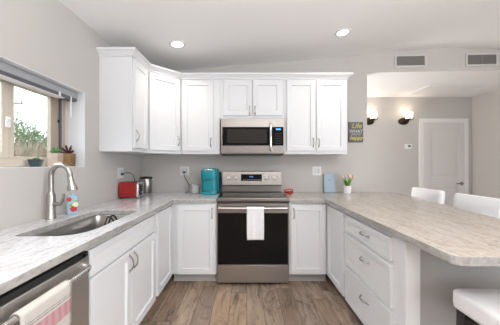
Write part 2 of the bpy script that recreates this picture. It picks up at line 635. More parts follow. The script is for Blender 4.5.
# far room
b = B()
b.box(0.6, XF + 0.1, YF, YF + 0.1, 0, 2.7)
struct('wall_far', b, M['wall'])
b = B()
b.box(XF, XF + 0.1, 3.2, YF, 0, 2.7)
struct('wall_far_right', b, M['wall'])
b = B()
b.box(0.6, 0.7, YB + 0.12, YF, 0, 2.7)
struct('wall_far_left', b, M['wall'])
b = B()
b.rings([[(0.6, hy(XO) + 0.121, z), (XO, hy(XO) + 0.121, z), (XF + .1, hy(XF + .1) + 0.119, z), (XF + .1, YF + .1, z), (0.6, YF + .1, z)] for z in (ZF, ZF + 0.1)])
struct('ceiling_far', b, M['ceiling'])
b = B()
b.box(0.7, 3.155, YF - 0.014, YF, 0, 0.10)
struct('baseboard_far', b, M['trimw'], bevel=0.003)
# half wall that carries the peninsula overhang
b = B()
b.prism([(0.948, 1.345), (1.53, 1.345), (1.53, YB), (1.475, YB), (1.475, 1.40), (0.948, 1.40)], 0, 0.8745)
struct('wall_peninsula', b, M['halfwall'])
b = B()
b.box(0.868, 0.948, 1.335, 1.40, 0, 0.876)
o = struct('trim_1', b, M['white'], bevel=0.003)

# ---- far door
dr = bpy.data.objects.new('door_1', None)
COL.objects.link(dr)
dr.location = (3.24, YF, 0)
dr['kind'] = 'structure'
b = B()                                     # casing
for q in ((-0.08, -0.002), (0.742, 0.82)):
    b.box(q[0], q[1], -0.022, 0, 0, 2.115)
b.box(-0.08, 0.82, -0.0225, 0, 2.038, 2.118)
obj('door_casing', b, M['trimw'], dr, bevel=0.005)
b = B()
b.box(-0.002, 0.742, -0.012, -0.002, 0.005, 2.037)
for z0, z1 in ((0.18, 0.86), (1.03, 1.93)):
    for k, (ins, d) in enumerate(((0.0, 0.020), (0.022, 0.013))):
        pass
def panel_frame(b, x0, x1, z0, z1, wd, y0, y1):
    b.box(x0, x1, y0, y1, z0, z0 + wd)
    b.box(x0, x1, y0, y1, z1 - wd, z1)
    b.box(x0, x0 + wd, y0, y1, z0 + wd, z1 - wd)
    b.box(x1 - wd, x1, y0, y1, z0 + wd, z1 - wd)
slab = obj('door_slab', b, M['door'], dr)
b = B()
# stiles and rails raised around two sunken panels
b.box(0, 0.11, -0.027, -0.011, 0.006, 2.036)
b.box(0.63, 0.74, -0.027, -0.011, 0.006, 2.036)
b.box(0.11, 0.63, -0.027, -0.011, 0.006, 0.20)
b.box(0.11, 0.63, -0.027, -0.011, 0.86, 1.04)
b.box(0.11, 0.63, -0.027, -0.011, 1.92, 2.036)
for z0, z1 in ((0.25, 0.81), (1.09, 1.87)):
    b.box(0.16, 0.58, -0.021, -0.011, z0, z1)
obj('door_panels', b, M['door'], dr, bevel=0.006)
b = B()
b.cyl((0.685, -0.026, 0.93), (0.685, -0.034, 0.93), 0.032)
b.tube([(0.685, -0.028, 0.93), (0.685, -0.065, 0.93)], 0.011)
b.tube(spline([(0.69, -0.065, 0.93), (0.62, -0.068, 0.934), (0.56, -0.062, 0.926)]), [0.011] * 12 + [0.008])
obj('door_lever', b, M['nickel'], dr)

b = B()
b.box(XL - t + 0.001, XL + 0.0005, WY1 - 0.004, WY1 - 0.0002, WZ0 + 0.004, WZ1 - 0.004)
b.box(XL - t + 0.001, XL + 0.0005, WY0 + 0.0002, WY0 + 0.004, WZ0 + 0.004, WZ1 - 0.004)
b.box(XL - t + 0.001, XL + 0.0005, WY0 + 0.0002, WY1 - 0.0002, WZ0 + 0.0002, WZ0 + 0.004)
b.box(XL - t + 0.001, XL + 0.0005, WY0 + 0.0002, WY1 - 0.0002, WZ1 - 0.004, WZ1 - 0.0002)
struct('trim_2', b, M['white'], smooth=False)

# ---- window in the left wall
wn = bpy.data.objects.new('window_1', None)
COL.objects.link(wn)
wn.location = (XL - 0.18, WY0, WZ0 + 0.0042)
wn['kind'] = 'structure'
Lw, Hw = WY1 - WY0 - 0.0045, WZ1 - WZ0 - 0.0085
b = B()                                     # outer frame: local x = into the room, y along the wall
b.box(-0.03, 0.035, 0, Lw, 0, 0.055)
b.box(-0.03, 0.035, 0, Lw, Hw - 0.05, Hw)
b.box(-0.03, 0.035, 0, 0.05, 0.055, Hw - 0.05)
b.box(-0.03, 0.012, Lw - 0.052, Lw, 0.055, Hw - 0.05)
b.box(0.012, 0.035, Lw - 0.026, Lw, 0.055, Hw - 0.05)
obj('window_frame', b, M['tan'], wn, bevel=0.003)
b = B()
b.box(-0.028, 0.022, Lw - 0.072, Lw - 0.0525, 0.055, Hw - 0.05)
obj('track', b, M['track'], wn)
b = B()                                     # fixed sash on the right
b.box(-0.02, 0.012, Lw - 0.155, Lw - 0.0725, 0.055, Hw - 0.05)
obj('right_stile', b, M['tan_d'], wn, bevel=0.003)
b = B()
b.box(-0.02, 0.012, 0.535, Lw - 0.155, 0.055, 0.072)
b.box(-0.02, 0.012, 0.535, Lw - 0.155, Hw - 0.075, Hw - 0.05)
b.box(-0.026, 0.020, 0.535, 0.585, 0.055, Hw - 0.05)
obj('sash', b, M['tan'], wn, bevel=0.003)
b = B()                                     # sliding sash on the left
b.box(0.021, 0.034, 0.488, 0.533, 0.056, Hw - 0.051)
b.box(0.021, 0.034, 0.051, 0.092, 0.056, Hw - 0.051)
b.box(0.021, 0.034, 0.092, 0.488, 0.056, 0.10)
b.box(0.021, 0.034, 0.092, 0.488, Hw - 0.095, Hw - 0.051)
obj('sliding_sash', b, M['tan'], wn, bevel=0.003)
b = B()
b.box(-0.006, -0.002, 0.585, Lw - 0.155, 0.072, Hw - 0.075)
obj('window_pane', b, M['glass'], wn)
b = B()
b.box(0.026, 0.030, 0.092, 0.488, 0.10, Hw - 0.095)
obj('window_pane', b, M['glass'], wn)
b = B()
b.box(0.034, 0.052, 0.505, 0.530, 0.255, 0.325)
b.cyl((0.052, 0.518, 0.31), (0.062, 0.518, 0.31), 0.009)
obj('latch', b, M['slat'], wn, bevel=0.004)
b = B()
b.box(0.012, 0.022, Lw - 0.085, Lw - 0.073, 0.36, 0.385)
obj('stop', b, M['bronze'], wn)

# ---- outside the window
b = B()
b.box(-40, XL - 0.25, -8, 40, -0.3, -0.2)
struct('ground', b, M['earth'])

# ------------------------------------------------------------------ cabinets
def shaker(w, h, x0=0, z0=0, t=0.022, rail=0.057, rec=0.0125):
    """five-piece door, its front at y = -t"""
    b = B()
    def ring(i, y):
        return [(x0 + i, y, z0 + i), (x0 + w - i, y, z0 + i), (x0 + w - i, y, z0 + h - i), (x0 + i, y, z0 + h - i)]
    b.rings([ring(0, -0.0005), ring(0, -t + 0.002), ring(0.002, -t), ring(rail, -t), ring(rail + 0.007, -t + rec), ring(rail + 0.0072, -t + rec)])
    return b

def slabfront(w, h, x0, z0, t=0.02):
    """drawer front with a shallow sunken middle"""
    return shaker(w, h, x0, z0, t, 0.036, 0.005)

def pull(p, length, axis, t=0.02, r=0.0048, stand=0.028, arch=True):
    """arched bar pull centred at (x, z); axis 'x' or 'z'"""
    b = B()
    x, z = p
    pts = []
    for k in range(13):
        s = -1 + 2 * k / 12
        d = stand * (1 - abs(s) ** 2.6)
        a = s * length / 2
        pts.append((x + a, -t - d, z) if axis == 'x' else (x, -t - d, z + a))
    rr = [r * (1.35 - 0.45 * (1 - abs(-1 + k / 6))) for k in range(13)]
    b.tube(pts, rr, 8)
    for s in (-1, 1):
        a = s * length / 2
        c = (x + a, -t - 0.001, z) if axis == 'x' else (x, -t - 0.001, z + a)
        b.cyl((c[0], -t + 0.001, c[2]), (c[0], -t - 0.006, c[2]), 0.0085, 0.0065, 12)
    return b

def add_door(root, x0, z0, w, h, hx=None, hz=None, hl=0.105):
    d = obj('door', shaker(w, h, x0, z0), M['white'], root)
    if hx is not None:
        obj('handle', pull((hx, hz), hl, 'z'), M['nickel'], d)
    return d

UZ0, UZ1 = 1.405, 2.322
DZ0, DZ1 = 1.441, 2.287
UF = 2.945                                   # face plane of the wall cabinets on the back wall
def upper(label, loc, rz, w, depth, z0=UZ0, body=None):
    r = thing('wall_cabinet', label, 'cabinet', (loc[0], loc[1], z0), rz)
    b = B()
    if body:
        b.prism(body, 0, UZ1 - z0)
    else:
        b.box(0, w, 0, depth, 0, UZ1 - z0)
    obj('body', b, M['white'], r, bevel=0.0015)
    return r
H = DZ1 - DZ0
zo = DZ0 - UZ0
# 1 on the left wall
r = upper('white wall cabinet nearest the window with a wide blank end panel', (-1.08, 2.31), 90, 0.35, 0.31 - 0.001)
add_door(r, 0.018, zo, 0.305, H, 0.045, zo + 0.115)
# 2 diagonal corner
dg = Vector((-0.79 + 1.08, 2.945 - 2.66)).length
r = upper('white diagonal corner wall cabinet with a single angled door', (-1.08, 2.66), 44.5, dg, 0.3,
          body=None if False else [tuple((Matrix.Rotation(R(-44.5), 2) @ (Vector(p) - Vector((-1.08, 2.66))))) for p in
                                   [(-1.08, 2.662), (-0.792, 2.945), (-0.792, 3.268), (-1.388, 3.268), (-1.388, 2.662)]])
add_door(r, 0.018, zo, dg - 0.036, H, dg - 0.045, zo + 0.115)
# 3 back wall, left of the microwave
r = upper('white single-door wall cabinet between the corner cabinet and the microwave', (-0.788, UF), 0, 0.468, YB - UF - 0.002)
add_door(r, 0.02, zo, 0.372, H, 0.02 + 0.372 - 0.028, zo + 0.10)
# 4 above the microwave
r = upper('short white two-door wall cabinet directly above the microwave', (-0.318, UF), 0, 0.766, YB - UF - 0.002, 1.825)
add_door(r, 0.045, 0.04, 0.337, 2.287 - 1.865, 0.045 + 0.337 - 0.028, 0.10)
add_door(r, 0.392, 0.04, 0.350, 2.287 - 1.865, 0.392 + 0.028, 0.10)
# 5 right
r = upper('tall white two-door wall cabinet right of the microwave', (0.450, UF), 0, 0.760, YB - UF - 0.002)
add_door(r, 0.032, zo, 0.342, H, 0.032 + 0.342 - 0.028, zo + 0.10)
add_door(r, 0.385, zo, 0.352, H, 0.385 + 0.028, zo + 0.10)

# crown moulding running along all wall cabinets
path = [Vector(p) for p in [(-1.388, 2.31), (-1.08, 2.31), (-1.08, 2.66), (-0.79, 2.945), (1.211, 2.945), (1.211, 3.268)]]
def offset_path(path, d):
    out = []
    nrm = []
    for a, c in zip(path, path[1:]):
        e = (c - a).normalized()
        nrm.append(Vector((e.y, -e.x)))
    for i, p in enumerate(path):
        if i == 0:
            out.append(p + nrm[0] * d)
        elif i == len(path) - 1:
            out.append(p + nrm[-1] * d)
        else:
            m_ = (nrm[i - 1] + nrm[i]).normalized()
            out.append(p + m_ * (d / m_.dot(nrm[i])))
    return out
prof = [(0.001, 2.298), (0.010, 2.300), (0.012, 2.312), (0.020, 2.322), (0.040, 2.342), (0.050, 2.346), (0.052, 2.366), (0.001, 2.366), (0.001, 2.298)]
b = B()
cols = [[(p.x, p.y, z) for p in offset_path(path, d)] for d, z in prof[:-1]]
rings_ = [[c[i] for c in cols] for i in range(len(path))]
b.rings(rings_)
o = obj('crown_moulding', b, M['white'], ang=20)
tag(o, 'white stepped crown moulding running along the tops of the wall cabinets', 'crown moulding')

# base cabinets
BZ0, BZ1 = 0.105, 0.875
def base(label, loc, rz, w, depth, hollow=False, toe=True):
    r = thing('base_cabinet', label, 'cabinet', (loc[0], loc[1], 0), rz)
    b = B()
    if hollow:
        b.box(0, 0.018, 0.019, depth, BZ0, BZ1)
        b.box(w - 0.018, w, 0.019, depth, BZ0, BZ1)
        b.box(0.018, w - 0.018, 0.019, depth, BZ0, BZ0 + 0.018)
        b.box(0.018, w - 0.018, depth - 0.012, depth, BZ0 + 0.018, BZ1)
        b.box(0, w, 0, 0.019, BZ0, BZ1)
    else:
        b.box(0, w, 0, depth, BZ0, BZ1)
    obj('body', b, M['white'], r, bevel=0.0012)
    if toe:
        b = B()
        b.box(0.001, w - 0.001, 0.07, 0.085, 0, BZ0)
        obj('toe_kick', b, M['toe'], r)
    return r
FXL, FXR, FYB = -0.805, 0.875, 2.625         # face planes: left run, peninsula, back run
# sink base
r = base('white sink base cabinet with a false drawer front over two doors', (FXL, 1.217), 90, 0.914, 0.58, hollow=True)
obj('drawer_front', slabfront(0.878, 0.135, 0.018, 0.716), M['white'], r)
add_door(r, 0.018, 0.112, 0.434, 0.588, 0.018 + 0.434 - 0.03, 0.62, 0.11)
add_door(r, 0.460, 0.112, 0.436, 0.588, 0.460 + 0.03, 0.62, 0.11)
# left run corner cabinet
r = base('white base cabinet with one plain handleless door between sink base and corner', (FXL, 2.133), 90, 0.49, 0.58)
add_door(r, 0.04, 0.112, 0.405, 0.736)
# back run left of the range
r = base('white base cabinet with one door left of the range', (-0.80, FYB), 0, 0.480, YB - FYB - 0.002)
add_door(r, 0.062, 0.112, 0.402, 0.736, 0.062 + 0.402 - 0.03, 0.76)
# back run right of the range
r = base('white base cabinet with one door right of the range', (0.456, FYB), 0, 0.415, YB - FYB - 0.002)
add_door(r, 0.016, 0.112, 0.368, 0.736, 0.016 + 0.03, 0.76)
# peninsula corner door
r = base('white base cabinet with a narrow door between the peninsula drawers and the corner', (FXR, 2.622), -90, 0.472, 0.597)
add_door(r, 0.025, 0.112, 0.425, 0.736)
# peninsula drawers
r = base('white peninsula base cabinet with three drawers', (FXR, 2.148), -90, 0.745, 0.597)
for z0, z1, hz in ((0.708, 0.846, 0.778), (0.428, 0.682, 0.592), (0.112, 0.404, 0.306)):
    d = obj('drawer', slabfront(0.668, z1 - z0, 0.022, z0), M['white'], r)
    obj('handle', pull((0.022 + 0.355, hz), 0.115, 'x'), M['nickel'], d)

# ------------------------------------------------------------------ worktops
def slab_with_hole(outer, hole, z0, z1):
    b = B()
    bm = b.bm
    edges = []
    for loop in [outer] + ([hole] if hole else []):
        vs = [bm.verts.new((x, y, z0)) for x, y in loop]
        for i in range(len(vs)):
            edges.append(bm.edges.new((vs[i], vs[(i + 1) % len(vs)])))
    res = bmesh.ops.triangle_fill(bm, use_beauty=True, use_dissolve=False, edges=edges)
    fs = [g for g in res['geom'] if isinstance(g, bmesh.types.BMFace)]
    ex = bmesh.ops.extrude_face_region(bm, geom=fs, use_keep_orig=True)
    for v in [g for g in ex['geom'] if isinstance(g, bmesh.types.BMVert)]:
        v.co.z = z1
    return b
CT0, CT1 = 0.876, 0.914
sink_loop = round_poly([(-1.215, 1.265), (-0.862, 1.265), (-0.862, 1.975), (-1.215, 1.975)], [0.05, 0.21, 0.05, 0.06], 8)
outer = [(XL + 0.001, 0.35), (-0.765, 0.35), (-0.765, 2.59), (-0.318, 2.59), (-0.318, YB - 0.001), (XL + 0.001, YB - 0.001)]
b = slab_with_hole(outer, sink_loop, CT0, CT1)
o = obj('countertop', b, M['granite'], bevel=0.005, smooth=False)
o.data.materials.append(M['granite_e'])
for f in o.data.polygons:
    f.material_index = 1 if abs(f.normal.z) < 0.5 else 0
tag(o, 'L-shaped pale granite countertop around the sink and left of the range', 'countertop')
pen = [(0.453, 2.59), (0.838, 2.59), (0.838, 1.02), (0.86, 0.985), (0.885, 0.975), (1.66, 0.975), (1.70, 1.0), (1.725, 1.66), (1.82, 2.28), (1.905, 2.80), (1.925, 3.05),
       (1.895, 3.19), (1.80, 3.285), (1.68, 3.33), (1.612, 3.335), (1.612, YB - 0.001), (0.453, YB - 0.001)]
# the near inner corner is clipped and rounded
pen[2:5] = round_poly([(0.838, 1.16), (0.838, 0.98), (1.02, 0.98)], [0, 0.045, 0], 6)
pen[pen.index((1.66, 0.975))] = (1.66, 0.98)
b = slab_with_hole(pen, None, CT0, CT1)
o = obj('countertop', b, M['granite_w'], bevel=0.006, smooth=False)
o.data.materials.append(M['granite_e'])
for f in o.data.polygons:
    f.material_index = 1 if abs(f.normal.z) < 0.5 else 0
tag(o, 'wide pale granite peninsula countertop with a bowed far edge', 'countertop')

# ------------------------------------------------------------------ sink
r = thing('sink', 'stainless undermount sink set in the left countertop', 'sink', (-1.04, 1.62, 0.69))
def shrink(loop, d, cx, cy):
    out = []
    for x, y in loop:
        vx, vy = x - cx, y - cy
        out.append((cx + vx * (1 - d / 0.18), cy + vy * (1 - d / 0.36)))
    return out
loop = [(x + 1.04, y - 1.62) for x, y in sink_loop]
b = B()
lv = [(-0.012, 0.1855), (-0.002, 0.1855), (0.002, 0.180), (0.006, 0.10), (0.012, 0.03), (0.022, 0.012), (0.045, 0.004), (0.10, 0.001)]
b.rings([[(x, y, z) for x, y in shrink(loop, d, 0, 0)] for d, z in lv], cap0=False, cap1=True)
o = obj('basin', b, M['sink'], r, ang=60)
b = B()
b.lathe([(0.045, 0.004), (0.045, 0.006), (0.036, 0.007), (0.034, 0.003), (0.004, 0.003)], (0.0, 0.1, 0), 24)
obj('drain', b, M['chrome'], r)
# wire dish holder inside the sink
r = thing('wire_rack', 'black curved wire rack standing in the sink', 'rack', (-1.02, 1.85, 0.6945))
b = B()
for y in (0.0, 0.05):
    pts = [(-0.060 + 0.12 * k / 12, y - 0.03 * math.sin(math.pi * k / 12), 0.0 + 0.200 * math.sin(math.pi * (0.02 + 0.96 * k / 12)) ** 0.7) for k in range(13)]
    b.tube(pts, 0.006, 8)
obj('loops', b, M['black'], r)
b = B()
for x in (-0.070, 0.0, 0.070):
    b.tube([(x, -0.02, 0.004), (x, 0.075, 0.004)], 0.0045, 8)
b.tube([(-0.075, 0.0, 0.004), (0.075, 0.0, 0.004)], 0.0045, 8)
b.tube([(-0.075, 0.05, 0.004), (0.075, 0.05, 0.004)], 0.0045, 8)
obj('base', b, M['black'], r)

# ------------------------------------------------------------------ faucet
r = thing('faucet', 'brushed nickel gooseneck pull-down faucet behind the sink', 'faucet', (-1.325, 1.66, CT1), -8)
b = B()
b.lathe([(0.030, 0.0), (0.030, 0.008), (0.027, 0.012), (0.027, 0.155), (0.024, 0.17), (0.019, 0.185)], n=24)
obj('body', b, M['nickel'], r)
b = B()
cz, rad = 0.292, 0.073
pts = [(0, 0, 0.17), (0, 0, 0.23)] + [(rad - rad * math.cos(R(a)), 0, cz + rad * math.sin(R(a))) for a in range(0, 181, 12)] + [(2 * rad + 0.002, 0, cz - 0.014)]
b.tube(pts, 0.0165, 14)
obj('spout', b, M['nickel'], r)
e = pts[-1]
b = B()
b.tube([(e[0], 0, e[2] + 0.004), (e[0] + 0.005, 0, e[2] - 0.02), (e[0] + 0.008, 0, e[2] - 0.035), (e[0] + 0.014, 0, e[2] - 0.066), (e[0] + 0.017, 0, e[2] - 0.082)], [0.017, 0.020, 0.021, 0.030, 0.031], 18)
obj('spray_head', b, M['nickel'], r)
b = B()
b.tube([(0.02, 0, 0.10), (0.075, 0, 0.105)], [0.014, 0.013], 14)
b.tube(spline([(0.072, 0, 0.105), (0.088, 0, 0.13), (0.098, 0, 0.172)], 4), [0.013, 0.012, 0.011, 0.010, 0.010, 0.009, 0.008, 0.008, 0.008], 12)
obj('lever', b, M['nickel'], r)

# soap bottle
r = thing('soap_bottle', 'pale blue flower-printed soap bottle beside the faucet', 'bottle', (-1.30, 1.83, CT1), 35)
b = B()
b.rings([[(x, y, z) for x, y in rrect(w_, d_, rr_, 5)] for w_, d_, rr_, z in
         ((0.066, 0.040, 0.014, 0), (0.072, 0.046, 0.018, 0.006), (0.074, 0.048, 0.02, 0.03), (0.074, 0.048, 0.02, 0.122), (0.066, 0.042, 0.018, 0.136), (0.034, 0.028, 0.012, 0.142))])
obj('body', b, M['soapb'], r)
b = B()
b.lathe([(0.014, 0.141), (0.014, 0.150), (0.012, 0.152)], n=16)
obj('cap', b, M['soapb'], r)
def petals(b, cx, cz, rr, n, y, tilt=0):
    for k in range(n):
        a = 2 * math.pi * k / n + tilt
        b.sphere((cx + math.cos(a) * rr * 0.55, y, cz + math.sin(a) * rr * 0.55), rr * 0.55, 1, 0.12, 1, 8, 6)
b = B(); petals(b, -0.020, 0.112, 0.016, 5, -0.0243)
obj('red_flower_print', b, M['prred'], r)
b = B(); petals(b, 0.008, 0.040, 0.022, 5, -0.0243, 0.5)
obj('red_flower_print', b, M['prred'], r)
b = B(); petals(b, 0.018, 0.070, 0.018, 6, -0.0245)
obj('cream_print', b, M['cream'], r)
b = B(); petals(b, -0.006, 0.066, 0.015, 3, -0.024, 0.8)
obj('leaf_print', b, M['leafp'], r)
b = B(); petals(b, 0.022, 0.098, 0.010, 2, -0.024, 0.3)
obj('leaf_print', b, M['leafp'], r)

# ------------------------------------------------------------------ dishwasher
r = thing('dishwasher', 'stainless dishwasher under the countertop left of the sink base', 'dishwasher', (FXL, 0.607, 0), 90)
b = B()
b.box(0.003, 0.607, 0.002, 0.56, 0.10, 0.872)
obj('tub', b, M['dgrey'], r)
b = B()
b.box(0.004, 0.604, -0.028, 0.0, 0.118, 0.832)
obj('door', b, M['steel_dw'], r, bevel=0.004)
b = B()
b.box(0.004, 0.604, -0.024, 0.0, 0.835, 0.858)
obj('control_strip', b, M['black'], r, bevel=0.002)
b = B()
b.box(0.004, 0.604, 0.05, 0.07, 0, 0.10)
obj('toe_kick', b, M['black'], r)
b = B()
b.tube(spline([(0.030, -0.026, 0.795), (0.036, -0.045, 0.795), (0.075, -0.066, 0.795), (0.16, -0.072, 0.795), (0.30, -0.072, 0.795), (0.44, -0.072, 0.795),
               (0.53, -0.066, 0.795), (0.570, -0.045, 0.795), (0.576, -0.026, 0.795)], 5), 0.0125, 14)
obj('handle', b, M['bar'], r)
b = B()
b.box(0.56, 0.585, -0.0262, -0.022, 0.842, 0.852)
obj('indicator', b, M['bglass'], r)

def drape(name, width, front, back, bar_r, mat_, nu=14, amp=0.004, seed=1):
    """cloth hung over a bar running along local x at the origin; front side is -y"""
    rnd = random.Random(seed)
    ph = [rnd.uniform(0, 6) for _ in range(4)]
    prof = []
    n1 = 14
    for k in range(n1 + 1):
        prof.append((bar_r, -back + back * k / n1))
    for k in range(1, 8):
        a = math.pi * k / 8
        prof.append((bar_r * math.cos(a), bar_r * math.sin(a)))
    for k in range(n1 + 1):
        prof.append((-bar_r, -front * k / n1))
    b = B()
    bm = b.bm
    uvl = bm.loops.layers.uv.new('UVMap')
    grid, uvs = [], []
    tot = len(prof)
    for j, (y, z) in enumerate(prof):
        row, urow = [], []
        d = min(1, max(0, -z / 0.15))
        for i in range(nu + 1):
            u = i / nu
            wob = (math.sin(u * 9 + ph[0]) + 0.6 * math.sin(u * 17 + ph[1])) * amp * d
            if y > 0 and z < 0:
                wob = -abs(wob) * 0.3
                yy = y + wob
            else:
                yy = y - abs(wob)
            x = (u - 0.5) * width * (1 - 0.03 * d * (0.5 + 0.5 * math.sin(z * 14 + ph[2])))
            row.append(bm.verts.new((x, yy, z)))
            v = max(0.0, -z / front) if y < 0 else 0.0
            urow.append((u, v))
        grid.append(row)
        uvs.append(urow)
    for j in range(tot - 1):
        for i in range(nu):
            f = bm.faces.new((grid[j][i], grid[j][i + 1], grid[j + 1][i + 1], grid[j + 1][i]))
            for lp, (jj, ii) in zip(f.loops, ((j, i), (j, i + 1), (j + 1, i + 1), (j + 1, i))):
                lp[uvl].uv = uvs[jj][ii]
    return obj(name, b, mat_, None, solid=0.004, ang=80)

o = drape('dish_towel', 0.225, 0.36, 0.25, 0.0165, M['stowel'], seed=3)
o.location = (FXL + 0.072, 0.888, 0.795)
o.rotation_euler = (0, 0, R(90))
tag(o, 'pink and white striped dish towel hanging on the dishwasher handle', 'towel')

# ------------------------------------------------------------------ range
RX0, RX1 = -0.313, 0.448
r = thing('range', 'stainless electric range with black oven glass between the base cabinets', 'range', (RX0, 2.59, 0))
W = RX1 - RX0
b = B()
b.box(0.002, W - 0.002, 0.045, 0.66, 0.03, 0.905)
for x in (0.05, W - 0.05):
    for y in (0.08, 0.6):
        b.cyl((x, y, 0), (x, y, 0.032), 0.018, n=12)
obj('body', b, M['dgrey'], r)
b = B()
b.prism_y([(0.0, 0.892), (W, 0.892), (W, 0.926), (0.0, 0.926)], -0.008, 0.03)
obj('front_rail', b, M['steel'], r, bevel=0.006)
b = B()
b.box(-0.003, W + 0.003, 0.030, 0.545, 0.916, 0.926)
ct = obj('cooktop', b, M['bglass'], r, bevel=0.003)
for cx, cy, rr_ in ((0.20, 0.16, 0.105), (0.56, 0.16, 0.085), (0.20, 0.41, 0.075), (0.56, 0.41, 0.10)):
    b = B()
    n = 40
    for q in (rr_, rr_ * 0.62):
        b.rings([[(cx + (q + d) * math.cos(2 * math.pi * k / n), cy + (q + d) * math.sin(2 * math.pi * k / n), z) for k in range(n)]
                 for d, z in ((0, 0.9261), (0, 0.9264), (0.004, 0.9264), (0.004, 0.9261))], False, False)
    obj('burner_ring', b, M['ring'], ct)
od = obj('oven_door', B().box(0.003, W - 0.003, 0.0, 0.044, 0.224, 0.866), M['steel'], r, bevel=0.004)
obj('oven_window', B().box(0.010, W - 0.010, -0.004, 0.001, 0.229, 0.768), M['bglass'], od, bevel=0.002)
b = B()
b.tube([(0.022, -0.052, 0.826), (W - 0.022, -0.052, 0.826)], 0.0115, 14)
for x in (0.045, W - 0.045):
    b.box(x - 0.011, x + 0.011, -0.052, 0.001, 0.817, 0.835)
obj('handle', b, M['bar'], od, bevel=0.002)
dw = obj('storage_drawer', B().box(0.003, W - 0.003, 0.0, 0.044, 0.030, 0.216), M['steel_v'], r, bevel=0.004)
b = B()
b.prism_y([(0.006, 0.9265), (W - 0.006, 0.9265), (W - 0.006, 1.013), (0.006, 1.013)], 0.55, 0.65)
lo = obj('backguard_base', b, M['steel'], r, bevel=0.003)
b = B()
b.box(0.010, W - 0.010, 0.47, 0.65, 1.013, 1.021)
obj('seam', B().box(0.008, W - 0.008, 0.470, 0.645, 1.0132, 1.0208), M['dark'], r)
obj('seam', B().box(0.006, W - 0.006, 0.5455, 0.5495, 0.9262, 0.934), M['dark'], r)
b.bm.free()
b = B()
b.rings([[(x, y0, z0), (x, y1, z1), (x, 0.65, 1.193), (x, 0.65, 1.021)] for x, y0, z0, y1, z1 in ((0.006, 0.468, 1.021, 0.49, 1.193), (W - 0.006, 0.468, 1.021, 0.49, 1.193))])
bgd = obj('backguard', b, M['steel'], r, bevel=0.005)
def bgy(z):
    return 0.468 + 0.022 * (z - 1.021) / 0.172
for x in (0.080, 0.173, 0.566, 0.665):
    b = B()
    z = 1.112
    y = bgy(z)
    b.cyl((x, y + 0.002, z), (x, y - 0.006, z), 0.030, 0.029, 24)
    b.cyl((x, y - 0.006, z), (x, y - 0.030, z), 0.024, 0.021, 24)
    b.box(x - 0.004, x + 0.004, y - 0.036, y - 0.028, z - 0.020, z + 0.020)
    obj('knob', b, M['chrome'], r, bevel=0.001)
b = B()
b.rings([[(x, bgy(z) - 0.003, z) for z in (1.075, 1.158)] + [(x, bgy(z) + 0.003, z) for z in (1.158, 1.075)] for x in (0.245, 0.505)])
dp = obj('control_panel', b, M['bglass'], r)
text_mesh('clock', '10:42', 0.022, M['blue'], dp, (0.372, bgy(1.128) - 0.0038, 1.126), (83, 0, 0))
b = B()
for k in range(9):
    x = 0.27 + 0.026 * k
    b.box(x, x + 0.012, bgy(1.09) - 0.0042, bgy(1.09) - 0.003, 1.088, 1.092)
obj('touch_key_marks', b, M['socket'], dp)

o = drape('hand_towel', 0.178, 0.322, 0.20, 0.0155, M['towel'], seed=8, amp=0.005)
o.location = (0.092, 2.59 - 0.052, 0.826)
tag(o, 'white hand towel hanging from the oven door handle', 'towel')

# ------------------------------------------------------------------ microwave
r = thing('microwave', 'stainless over-the-range microwave under the short wall cabinet', 'microwave', (-0.303, 2.885, 1.408))
W = 0.752
b = B()
b.box(0.002, W - 0.002, 0.03, YB - 2.885 - 0.003, 0.010, 0.414)
obj('body', b, M['dgrey'], r)
obj('underside', B().box(0.012, W - 0.012, 0.012, YB - 2.885 - 0.02, -0.020, 0.0098), M['black'], r)
fr = obj('front', B().box(0, W, 0, 0.030, 0.0, 0.411), M['steel'], r, bevel=0.004)
d = obj('door_window', B().box(0.018, 0.595, -0.004, 0.001, 0.094, 0.314), M['bglass'], r, bevel=0.002)
scr = mat('microwave_window_mesh', (0.030, 0.027, 0.025), 0.12, spec=0.3)
obj('window_mesh', B().box(0.075, 0.545, -0.0048, -0.003, 0.125, 0.285), scr, d, bevel=0.0003)
cp = obj('control_panel', B().box(0.600, W - 0.015, -0.004, 0.001, 0.094, 0.314), M['bglass'], r, bevel=0.002)
obj('display', B().box(0.650, 0.705, -0.0052, -0.0038, 0.278, 0.295), M['blue'], cp)
for i in range(4):
    for j in range(5):
        x, z = 0.640 + i * 0.022, 0.120 + j * 0.028
        obj('key', B().box(x, x + 0.011, -0.005, -0.0038, z, z + 0.006), M['dgrey'], cp)
b = B()
b.tube(spline([(0.585, -0.002, 0.352), (0.585, -0.040, 0.340), (0.585, -0.046, 0.20), (0.585, -0.040, 0.055), (0.585, -0.002, 0.043)], 5), 0.0135, 12)
obj('handle', b, M['chrome'], r)
b = B()
b.cyl((0.6, -0.0012, 0.05), (0.6, 0.001, 0.05), 0.017, n=24)
obj('emblem', b, M['chrome'], r)
b = B()
for k in range(26):
    x = 0.05 + k * 0.025
    b.box(x, x + 0.014, -0.0008, 0.001, 0.385, 0.389)
obj('vent_slots', b, M['dgrey'], r)

